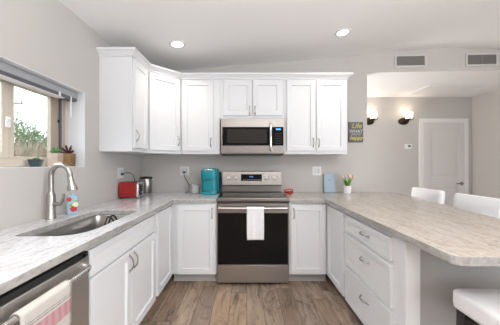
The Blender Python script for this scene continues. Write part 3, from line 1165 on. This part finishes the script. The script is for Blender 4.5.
# ------------------------------------------------------------------ countertop objects
# toaster
r = thing('toaster', 'red toaster with a dark chrome end by the left wall', 'toaster', (-1.272, 2.70, CT1), 0)
b = B()
pf = round_poly([(-0.072, 0.012), (0.072, 0.012), (0.070, 0.178), (-0.070, 0.178)], [0.01, 0.01, 0.035, 0.035], 5)
b.rings([[(x, y, z) for y, z in pf] for x in (-0.103, 0.088)])
bd = obj('body', b, M['red'], r, bevel=0.006, seg=3)
for y in (-0.025, 0.025):
    obj('bread_slot', B().box(-0.085, 0.075, y - 0.013, y + 0.013, 0.170, 0.1788), M['dark'], bd)
b = B()
pf2 = [(y * 1.01, 0.012 + (z - 0.012) * 0.99) for y, z in pf]
b.rings([[(x, y, z) for y, z in pf2] for x in (0.0885, 0.108)])
en = obj('end_panel', b, M['chrome'], r, bevel=0.005)
obj('lever_panel', B().box(0.107, 0.112, -0.035, 0.035, 0.03, 0.155), M['black'], en, bevel=0.003)
b = B()
b.box(0.111, 0.128, -0.018, 0.018, 0.115, 0.128)
obj('lever', b, M['black'], r, bevel=0.003)
obj('dial', B().cyl((0.111, 0, 0.06), (0.122, 0, 0.06), 0.015), M['nickel'], r)
for x in (-0.085, 0.085):
    for y in (-0.05, 0.05):
        obj('foot', B().cyl((x, y, 0), (x, y, 0.014), 0.012, n=12), M['black'], r)
b = B()
pts = spline([(-0.105, 0.008, 0.262), (-0.075, 0.012, 0.272), (-0.035, 0.055, 0.270), (-0.004, 0.085, 0.215), (-0.005, 0.088, 0.06), (-0.02, 0.075, 0.03)], 6)
b.tube(pts, 0.0042, 8)
b.box(-0.1145, -0.085, -0.006, 0.018, 0.250, 0.272)
obj('cord', b, M['black'], r)

# canister
r = thing('canister', 'stainless canister with black lid in the back left corner', 'canister', (-1.297, 3.175, CT1))
obj('body', B().lathe([(0.068, 0), (0.071, 0.004), (0.071, 0.178), (0.069, 0.182)], n=32), M['steel_v'], r)
obj('lid', B().lathe([(0.073, 0.182), (0.075, 0.186), (0.075, 0.198), (0.066, 0.206), (0.02, 0.210)], n=32), M['black'], r)
for q in (-1, 1):
    b = B()
    b.tube(spline([(q * 0.071, 0, 0.168), (q * 0.086, 0, 0.160), (q * 0.085, 0, 0.19), (q * 0.074, 0, 0.194)], 4), 0.0035, 8)
    obj('clasp', b, M['chrome'], r)

# coffee maker
r = thing('coffee_maker', 'teal single-serve coffee maker on the counter left of the range', 'coffee maker', (-0.456, 3.08, CT1), -4)
b = B()
b.rings([[(x, y, z) for x, y in rrect(0.196 * s_, 0.25 * s_, 0.06, 6)] for s_, z in ((0.97, 0), (1.0, 0.006), (1.0, 0.030), (0.985, 0.035))])
obj('base', b, M['teal'], r)
b = B()
b.rings([[(x, y + 0.010, z) for x, y in rrect(0.191, 0.222, 0.058, 6)] for z in (0.034, 0.20)])
obj('column', b, M['teal'], r)
b = B()
b.rings([[(x, y, z) for x, y in rrect(0.196 * s_, 0.25 * s_, 0.062, 6)] for s_, z in ((0.98, 0.186), (1.0, 0.192), (1.0, 0.285), (0.97, 0.302), (0.90, 0.312), (0.72, 0.319))])
obj('head', b, M['teal'], r)
b = B()
b.prism(rrect(0.12, 0.06, 0.02, 4, 0, -0.092), 0.034, 0.044)
obj('drip_tray', b, M['teal_d'], r, bevel=0.002)
b = B()
b.rings([[(x, y, z) for x, y in rrect(0.06, 0.03, 0.012, 4, 0, -0.098)] for z in (0.16, 0.192)])
obj('brew_nozzle', b, M['teal_d'], r)
b = B()
pts = [(-0.05 + 0.10 * k / 10, -0.118 - 0.012 * math.sin(math.pi * k / 10), 0.297 + 0.007 * math.sin(math.pi * k / 10)) for k in range(11)]
b.tube(pts, 0.008, 10)
obj('handle', b, M['chrome'], r)
b = B()
b.rings([[(x, y + 0.0, z) for x, y in rrect(0.022, 0.15, 0.01, 4, 0.1035, 0.03)] for z in (0.034, 0.27)])
obj('water_tank', b, M['teal_d'], r)

# faceted white holder and the cord plugged in above it
r = thing('holder', 'small white faceted ceramic holder beside the teal coffee maker', 'container', (-0.665, 3.13, CT1), 10)
n = 10
rings_ = []
for rr_, z in ((0.054, 0), (0.064, 0.012), (0.067, 0.098), (0.060, 0.098), (0.056, 0.02)):
    rings_.append([(rr_ * (1 + (0.06 if k % 2 else -0.05)) * math.cos(2 * math.pi * k / n), rr_ * (1 + (0.06 if k % 2 else -0.05)) * math.sin(2 * math.pi * k / n), z) for k in range(n)])
obj('body', B().rings(rings_), M['ceram_g'], r, bevel=0.002)
obj('sachets', B().box(-0.03, -0.012, -0.03, 0.03, 0.021, 0.112).box(0.0, 0.02, -0.028, 0.03, 0.021, 0.108), M['plate'], r, bevel=0.002)
b = B()
b.box(-0.838, -0.812, YB - 0.036, YB - 0.010, 1.166, 1.190)
b.tube(spline([(-0.825, YB - 0.034, 1.172), (-0.815, YB - 0.05, 1.12), (-0.775, YB - 0.05, 1.05), (-0.742, YB - 0.045, 0.99), (-0.728, YB - 0.04, 0.925), (-0.66, YB - 0.035, 0.919), (-0.60, YB - 0.04, 0.919)], 6), 0.0045, 8)
o = obj('power_cord', b, M['black'])
tag(o, 'black power cord plugged into the outlet left of the coffee maker', 'cord')

# red spoon rest
r = thing('spoon_rest', 'small red glazed spoon rest on the counter right of the range', 'spoon rest', (0.535, 3.10, CT1), 15)
b = B()
b.lathe([(0.030, 0), (0.045, 0.004), (0.058, 0.022), (0.060, 0.028), (0.055, 0.028), (0.042, 0.010), (0.005, 0.007)], n=28, sx=1.0, sy=0.8)
obj('bowl', b, M['redm'], r)
b = B()
b.tube(spline([(-0.054, 0, 0.024), (-0.060, -0.01, 0.042), (-0.02, -0.02, 0.054), (0.035, -0.01, 0.05), (0.054, 0, 0.024)], 5), 0.008, 10)
obj('handle', b, M['redm'], r)

# pale blue board
r = thing('board', 'pale blue upright board leaning on the back wall beside the tulips', 'board', (1.093, 3.205, CT1))
b = B()
Mx = Matrix.Rotation(R(-7), 4, 'X')
b.rings([[tuple(Mx @ Vector((x, y, z))) for x, z in rrect(0.145, 0.243, 0.010, 4, 0, 0.1225)] for y in (0, 0.022)])
o = obj('panel', b, M['pblue'], r, bevel=0.002)
b = B()
for k, (w_, z) in enumerate(((0.05, 0.165), (0.035, 0.155))):
    b.box(-w_ / 2, w_ / 2, -0.0012, 0.001, z, z + 0.004, Mx)
obj('printed_mark', b, M['pblue_d'], o)

# tulips
r = thing('potted_tulips', 'pink tulips in a small white pot on the back counter', 'plant', (1.283, 3.12, CT1))
b = B()
b.lathe([(0.044, 0), (0.047, 0.003), (0.050, 0.088), (0.050, 0.094), (0.045, 0.094), (0.043, 0.075), (0.005, 0.075)], n=28)
obj('pot', b, M['ceramic'], r)
b = B()
heads = []
for k in range(7):
    a = k * 2.4
    q = 0.022 + 0.008 * (k % 3)
    top = (q * 1.9 * math.cos(a), q * 1.5 * math.sin(a), 0.195 + 0.018 * ((k * 5) % 4) / 3)
    b.tube(spline([(0.012 * math.cos(a), 0.012 * math.sin(a), 0.076), (q * math.cos(a), q * math.sin(a), 0.14), top], 4), 0.003, 6)
    heads.append(top)
obj('stems', b, M['green'], r)
b = B()
for k in range(16):
    a = k * 2.4 + 0.5
    L_ = 0.085 + 0.035 * random.random()
    out = 0.03 + 0.035 * random.random()
    c, s_ = math.cos(a), math.sin(a)
    pr = []
    for j in range(6):
        t_ = j / 5
        wd = 0.010 * math.sin(math.pi * min(1, 0.12 + t_ * 0.88)) + 0.0008
        rad_ = 0.014 + out * t_ ** 1.6
        z = 0.076 + L_ * t_
        pr.append(((rad_ * c - wd * s_, rad_ * s_ + wd * c, z), (rad_ * c + wd * s_, rad_ * s_ - wd * c, z)))
    vs = [[b.bm.verts.new(p) for p in q] for q in pr]
    for v0, v1 in zip(vs, vs[1:]):
        b.bm.faces.new((v0[0], v0[1], v1[1], v1[0]))
obj('leaves', b, M['green'], r, solid=0.0012)
for k, h in enumerate(heads):
    b = B()
    b.lathe([(0.004, -0.004), (0.013, 0.004), (0.0155, 0.014), (0.012, 0.026), (0.004, 0.034)], h, 10)
    obj('flower', b, M['tulip'] if k % 2 else M['tulip2'], r)

# ------------------------------------------------------------------ outlets and switches
def outlet(name, label, cat, loc, rz, gangs, kinds):
    r = thing(name, label, cat, loc, rz)
    w_ = 0.072 + 0.046 * (gangs - 1)
    b = B()
    b.rings([[(x, y, z) for x, z in rrect(w_, 0.116, 0.006, 3)] for y in (0, -0.006)])
    obj('plate', b, M['plate'], r, bevel=0.002)
    for g, k in enumerate(kinds):
        cx = (g - (gangs - 1) / 2) * 0.046
        b = B()
        if k == 'switch':
            b.box(cx - 0.017, cx + 0.017, -0.0085, -0.005, -0.034, 0.034)
            obj('rocker_switch', b, M['socket'], r, bevel=0.0015)
        else:
            b.box(cx - 0.017, cx + 0.017, -0.0075, -0.005, -0.034, 0.034)
            s = obj('socket', b, M['socket'], r, bevel=0.0015)
            for z in (-0.018, 0.018):
                for q in (-0.0068, 0.0068):
                    obj('socket_slot', B().box(cx + q - 0.0013, cx + q + 0.0013, -0.0082, -0.007, z - 0.005, z + 0.005), M['dark'], s)
    return r
outlet('wall_outlet', 'white outlet plate on the left wall above the toaster', 'outlet', (XL, 2.70, 1.187), 90, 2, ['switch', 'socket'])
outlet('wall_outlet', 'white outlet plate on the back wall with the black cord', 'outlet', (-0.825, YB, 1.193), 0, 2, ['socket', 'socket'])
outlet('light_switch', 'white double switch plate on the back wall above the pale blue board', 'switch', (0.937, YB, 1.193), 0, 2, ['switch', 'socket'])

# ------------------------------------------------------------------ wall sign
r = thing('wall_sign', 'charcoal wall sign with yellow and white lettering beside the right wall cabinet', 'sign', (1.452, YB, 1.71))
obj('board', B().box(-0.094, 0.094, -0.024, 0, -0.132, 0.132), M['slate'], r, bevel=0.002)
text_mesh('lettering', 'Life', 0.092, M['yellow'], r, (0.004, -0.0245, 0.080), shear=0.25, bold=0.001)
text_mesh('lettering', 'WHAT', 0.058, M['wletter'], r, (0.0, -0.0245, 0.008), bold=0.0005)
text_mesh('lettering', 'makes you', 0.028, M['wletter'], r, (0.0, -0.0245, -0.034))
text_mesh('lettering', 'happy', 0.078, M['yellow'], r, (0.0, -0.0245, -0.078), shear=0.25, bold=0.0016, sx=0.9)
b = B()
b.box(-0.080, 0.080, -0.0248, -0.0235, -0.019, -0.0165)
obj('rule_line', b, M['wletter'], r)

# ------------------------------------------------------------------ vents, ceiling fixtures
def wall_vent(label, xc):
    r = thing('wall_vent', label, 'vent', (xc, hy(xc), 2.650), -math.degrees(math.atan(0.043)), 'return air vents above the opening')
    w_, h_ = 0.405, 0.168
    b = B()
    panel_frame(b, -w_ / 2, w_ / 2, -h_ / 2, h_ / 2, 0.022, -0.012, 0)
    obj('frame', b, M['ventf'], r, bevel=0.002)
    obj('backing', B().box(-w_ / 2 + 0.02, w_ / 2 - 0.02, -0.002, 0.0, -h_ / 2 + 0.02, h_ / 2 - 0.02), M['vent'], r)
    b = B()
    n = 26
    for k in range(n):
        x = -w_ / 2 + 0.028 + (w_ - 0.056) * k / (n - 1)
        Mx = Matrix.Translation((x, -0.006, 0)) @ Matrix.Rotation(R(35), 4, 'Z')
        b.box(-0.0045, 0.0045, -0.0012, 0.0012, -h_ / 2 + 0.0215, h_ / 2 - 0.0215, Mx)
    b.box(-0.004, 0.004, -0.010, -0.002, -h_ / 2 + 0.0215, h_ / 2 - 0.0215)
    obj('louvres', b, M['vent'], r)
    return r
wall_vent('louvred wall vent above the opening, the one nearer the kitchen cabinets', 2.17)
wall_vent('louvred wall vent above the opening, the one farther from the cabinets', 3.075)

r = thing('ceiling_grille', 'white louvred grille in the ceiling beyond the opening', 'grille', (3.26, 4.04, ZF))
b = B()
for x0, x1, y0, y1 in ((-0.42, 0.42, -0.26, -0.235), (-0.42, 0.42, 0.235, 0.26), (-0.42, -0.395, -0.235, 0.235), (0.395, 0.42, -0.235, 0.235)):
    b.box(x0, x1, y0, y1, -0.018, 0)
obj('frame', b, M['hatch'], r, bevel=0.002)
b = B()
for k in range(12):
    x = -0.37 + k * 0.067
    b.box(x - 0.026, x + 0.026, -0.235, 0.235, -0.014, -0.008, None)
obj('slats', b, M['hatch'], r, bevel=0.002)

for (x, y), lab in zip(CANS, ('round recessed ceiling light above the diagonal corner cabinet', 'round recessed ceiling light above the wall cabinet right of the microwave')):
    r = thing('recessed_light', lab, 'ceiling light', (x, y, ceil_z(x)), 0, 'recessed lights in the kitchen ceiling')
    r.rotation_euler = (0, -math.atan(0.08), 0)
    b = B()
    b.lathe([(0.060, -0.006), (0.085, -0.004), (0.088, 0.0), (0.060, 0.0)], n=36, cap0=False, cap1=False)
    obj('trim_ring', b, M['ceramic'], r)
    obj('lens', B().lathe([(0.0605, -0.0045), (0.0605, -0.001)], n=36), M['lens'], r)

# ------------------------------------------------------------------ sconces and thermostat
def sconce(x, label):
    r = thing('wall_sconce', label, 'wall lamp', (x, YF, 2.068), 0, 'wall sconces on the far wall')
    b = B()
    for a, c in ((0.0, -0.012), ):
        pass
    n = 32
    b.rings([[(s_ * 0.098 * math.cos(2 * math.pi * k / n), y, s_ * 0.064 * math.sin(2 * math.pi * k / n)) for k in range(n)] for s_, y in ((1, 0), (1, -0.010), (0.8, -0.022), (0.4, -0.028))])
    obj('backplate', b, M['bronze'], r)
    b = B()
    b.tube(spline([(0.0, -0.025, 0.0), (0.02, -0.09, -0.02), (0.02, -0.125, 0.0), (0.022, -0.125, 0.02)], 6), 0.008, 10)
    b.tube(spline([(0.0, -0.125, 0.012), (0.06, -0.125, 0.004), (0.10, -0.125, 0.028), (0.085, -0.125, 0.04)], 6), 0.006, 8)
    b.lathe([(0.016, 0.012), (0.040, 0.020), (0.042, 0.028)], (0.022, -0.125, 0), 20)
    obj('arm', b, M['bronze'], r)
    b = B()
    b.lathe([(0.030, 0.024), (0.052, 0.030), (0.058, 0.070), (0.061, 0.138), (0.058, 0.138), (0.055, 0.072), (0.049, 0.036), (0.028, 0.030)], (0.022, -0.125, 0), 28, cap0=False, cap1=False)
    obj('glass_shade', b, M['shade'], r)
    d = bpy.data.lights.new('sconce_light', 'POINT')
    d.energy = 1.1
    d.color = (1.0, 0.82, 0.62)
    d.shadow_soft_size = 0.03
    lo = bpy.data.objects.new('sconce_light', d)
    COL.objects.link(lo)
    lo.location = (x + 0.022, YF - 0.125, 2.068 + 0.18)
    return r
sconce(2.88, 'bronze wall sconce with a white glass shade beside the far door')
sconce(2.245, 'bronze wall sconce half hidden by the edge of the back wall')
r = thing('thermostat', 'white thermostat on the far wall below the sconce', 'thermostat', (2.965, YF, 1.607))
b = B()
b.rings([[(x, y, z) for x, z in rrect(0.125, 0.088, 0.010, 3)] for y in (0, -0.022)])
obj('case', b, M['plate'], r, bevel=0.003)
obj('screen', B().box(-0.012, 0.038, -0.0232, -0.021, -0.012, 0.022), M['dgrey'], r)

# ------------------------------------------------------------------ window blind and sill plants
r = thing('window_blind', 'grey raised window blind at the top of the kitchen window', 'blind', (XL - 0.075, WY0 + 0.012, WZ1 - 0.003))
Lb = Lw - 0.035
b = B()
b.box(-0.042, 0.030, 0, Lb, -0.058, -0.002)
obj('headrail', b, M['blind'], r, bevel=0.006)
b = B()
b.box(-0.036, 0.028, 0.006, Lb - 0.006, -0.080, -0.0585)
obj('slat_stack', b, M['blind_d'], r)
b = B()
b.box(-0.038, 0.024, 0.004, Lb - 0.14, -0.089, -0.0805)
obj('bottom_rail', b, M['slat'], r, bevel=0.003)
for y in (0.16, Lb - 0.20):
    obj('ladder_clip', B().box(0.0285, 0.033, y - 0.010, y + 0.010, -0.086, -0.050), M['slat'], r, bevel=0.001)
b = B()
b.tube([(0.026, Lb - 0.075, -0.055), (0.026, Lb - 0.075, -0.225)], 0.0055, 8)
obj('wand', b, M['slat'], r)

def rosette(b, n, rad, h, wd, seed):
    rnd = random.Random(seed)
    for k in range(n):
        a = k * 2.39996
        q = (k + 1) / n
        c, s_ = math.cos(a), math.sin(a)
        L_ = rad * (0.45 + 0.55 * q) * rnd.uniform(0.8, 1.1)
        rise = h * (1.15 - 0.75 * q) * rnd.uniform(0.8, 1.2)
        pts = [(0, 0, 0.0), (c * L_ * 0.45, s_ * L_ * 0.45, rise * 0.6), (c * L_ * 0.8, s_ * L_ * 0.8, rise * 0.9), (c * L_, s_ * L_, rise * 1.05)]
        b.tube(pts, [wd * 0.5, wd, wd * 0.85, wd * 0.12], 6)
def planter(label, px, py, wdt, hgt, pmat, plant, seed, taper=1.0, rz=0, n=14, rad=0.05, h=0.05, wd=0.007):
    r = thing('potted_succulent', label, 'plant', (px, py, WZ0 + 0.0042), rz)
    b = B()
    q = wdt / 2
    def sq(s_):
        return round_poly([(-s_, -s_), (s_, -s_), (s_, s_), (-s_, s_)], 0.004, 2)
    b.rings([[(x, y, z) for x, y in sq(s_)] for s_, z in ((q * taper, 0), (q, hgt), (q - 0.006, hgt), (q - 0.007, hgt - 0.012))])
    obj('pot', b, pmat, r)
    obj('soil', B().box(-q + 0.008, q - 0.008, -q + 0.008, q - 0.008, hgt - 0.016, hgt - 0.006), M['soil'], r)
    b = B()
    rosette(b, n, rad, h, wd, seed)
    o = obj('rosette', b, plant, r)
    o.location = (0, 0, hgt - 0.008)
planter('tiny green succulent in a dark slate pot on the window sill', XL - 0.085, 1.716, 0.072, 0.052, M['pot_s'], M['succ'], 1, 0.70, 20, 10, 0.028, 0.024, 0.006)
planter('green succulent in a square pale wood planter on the window sill', XL - 0.085, 1.892, 0.074, 0.104, M['pot_p'], M['succ'], 2, 0.97, 6, 22, 0.045, 0.045, 0.005)
planter('burgundy succulent in a square brown planter on the window sill', XL - 0.085, 2.022, 0.080, 0.106, M['pot_b'], M['succ_r'], 5, 0.97, 6, 14, 0.066, 0.062, 0.0065)

# ------------------------------------------------------------------ bar stools
def make_stool(label, loc, rz):
    """faces -y; origin on the floor under the seat"""
    r = thing('bar_stool', label, 'bar stool', loc, rz, 'white upholstered counter stools')
    def cushion(pf, y0, y1):
        return pf
    b = B()
    lv = ((0.96, 0.578), (0.99, 0.583), (1.0, 0.60), (1.0, 0.645), (0.993, 0.658), (0.96, 0.666), (0.6, 0.669))
    b.rings([[(x, y, z) for x, y in rrect(0.46 * s_, 0.44 * s_, 0.035, 6)] for s_, z in lv])
    obj('seat', b, M['vinyl'], r, ang=60)
    b = B()
    Mx = Matrix.Translation((0, 0.20, 0.74)) @ Matrix.Rotation(R(-5), 4, 'X')
    lv = ((0.90, 0.94, -0.030), (0.965, 0.985, -0.022), (1, 1, -0.008), (1, 1, 0.012), (0.965, 0.985, 0.026), (0.90, 0.94, 0.034))
    b.rings([[tuple(Mx @ Vector((x, d + 0.10 * x * x * -0.9, z))) for x, z in rrect(0.49 * sx_, 0.26 * sz_, 0.035, 6, 0, 0.12)] for sx_, sz_, d in lv])
    obj('backrest', b, M['vinyl'], r, ang=60)
    for sx_ in (-1, 1):
        b = B()
        b.box(sx_ * 0.17 - 0.016, sx_ * 0.17 + 0.016, 0.185, 0.205, 0.585, 0.80)
        obj('back_post', b, M['wood_d'], r)
    for sx_ in (-1, 1):
        for sy_ in (-1, 1):
            b = B()
            x1, y1 = sx_ * 0.190, sy_ * 0.175
            x0, y0 = sx_ * 0.202, sy_ * (0.185 if sy_ < 0 else 0.205)
            def sq(cx, cy, s_, z):
                return [(cx - s_, cy - s_, z), (cx + s_, cy - s_, z), (cx + s_, cy + s_, z), (cx - s_, cy + s_, z)]
            b.rings([sq(x0, y0, 0.017, 0), sq(x1, y1, 0.025, 0.58)])
            obj('leg', b, M['wood_d'], r, bevel=0.002)
    for sx_ in (-1, 1):
        obj('stretcher', B().box(sx_ * 0.197 - 0.009, sx_ * 0.197 + 0.009, -0.175, 0.185, 0.24, 0.27), M['wood_d'], r)
    obj('stretcher', B().box(-0.19, 0.19, -0.188, -0.170, 0.19, 0.22), M['wood_d'], r)
    obj('apron', B().box(-0.195, 0.195, -0.185, 0.185, 0.545, 0.580), M['wood_d'], r)
    return r
st = make_stool('white low-back bar stool at the peninsula nearest the far door and back wall', (1.945, 2.93, 0), -90)
dup(st, (1.945, 2.285, 0), -90, 'white low-back bar stool, second along the peninsula from the back wall')
dup(st, (1.25, 1.01, 0), 180, 'white bar stool with black legs tucked under the near end of the peninsula')

# ------------------------------------------------------------------ outdoors beyond the window
def blades(b, n, gen, rnd):
    for _ in range(n):
        p, d, L_, wd = gen(rnd)
        d = Vector(d).normalized()
        s_ = d.cross(Vector((rnd.uniform(-1, 1), rnd.uniform(-1, 1), rnd.uniform(-0.4, 0.4)))).normalized() * wd
        p = Vector(p)
        v = [b.bm.verts.new(q) for q in (p - s_ * 0.4, p + s_ * 0.4, p + d * L_ * 0.6 + s_, p + d * L_, p + d * L_ * 0.6 - s_)]
        b.bm.faces.new(v)
r = thing('tree', 'feathery green desert tree outside the kitchen window', 'tree', (-9.6, 10.6, -0.2))
b = B()
rnd = random.Random(4)
tips = []
for k in range(16):
    a = rnd.uniform(0, 6.28)
    q = rnd.uniform(0.3, 1.9)
    z = rnd.uniform(1.7, 3.5) - 0.55 * q
    tip = (q * math.cos(a), q * math.sin(a), z)
    b.tube(spline([(0.05 * math.cos(a), 0.05 * math.sin(a), 0), (q * 0.35 * math.cos(a), q * 0.35 * math.sin(a), z * 0.55), tip], 4), [0.05 - 0.04 * j / 8 for j in range(9)], 6)
    tips.append(tip)
obj('branches', b, M['bark'], r)
b = B()
def gen(rnd):
    t_ = rnd.choice(tips)
    f = rnd.uniform(0.5, 1.15)
    p = (t_[0] * f + rnd.gauss(0, 0.16), t_[1] * f + rnd.gauss(0, 0.16), t_[2] * (0.55 + 0.45 * f) + rnd.gauss(0, 0.16))
    return p, (p[0] * 0.6 + rnd.gauss(0, 0.6), p[1] * 0.6 + rnd.gauss(0, 0.6), rnd.gauss(0.5, 0.6)), rnd.uniform(0.14, 0.40), rnd.uniform(0.010, 0.022)
blades(b, 5200, gen, rnd)
o = obj('foliage', b, M['foliage'], r)
o['kind'] = 'stuff'
b = B()
def gen2(rnd):
    y = rnd.uniform(-1.7, 1.5)
    x = rnd.uniform(-0.45, 0.45)
    return (x, y, 0), (rnd.gauss(0, 0.16), rnd.gauss(0, 0.16), 1), rnd.uniform(1.45, 2.12), rnd.uniform(0.012, 0.028)
blades(b, 2600, gen2, rnd)
o = obj('dry_grass', b, M['straw'])
o.location = (-4.75, 5.3, -0.2)
o['kind'] = 'stuff'
tag(o, 'tall dry straw-coloured grass below the tree outside the window', 'grass')
r = thing('utility_pole', 'utility pole with a crossarm far outside the window', 'pole', (-21.2, 22.0, -0.25))
obj('post', B().cyl((0, 0, 0), (0, 0, 7.6), 0.14, 0.10, 12), M['pole'], r)
obj('crossarm', B().box(-0.9, 1.1, -0.06, 0.06, 6.9, 7.05), M['pole'], r)
b = B()
for x in (-0.8, -0.3, 0.5, 1.0):
    b.cyl((x, 0, 7.05), (x, 0, 7.25), 0.04, n=8)
obj('insulators', b, M['dgrey'], r)
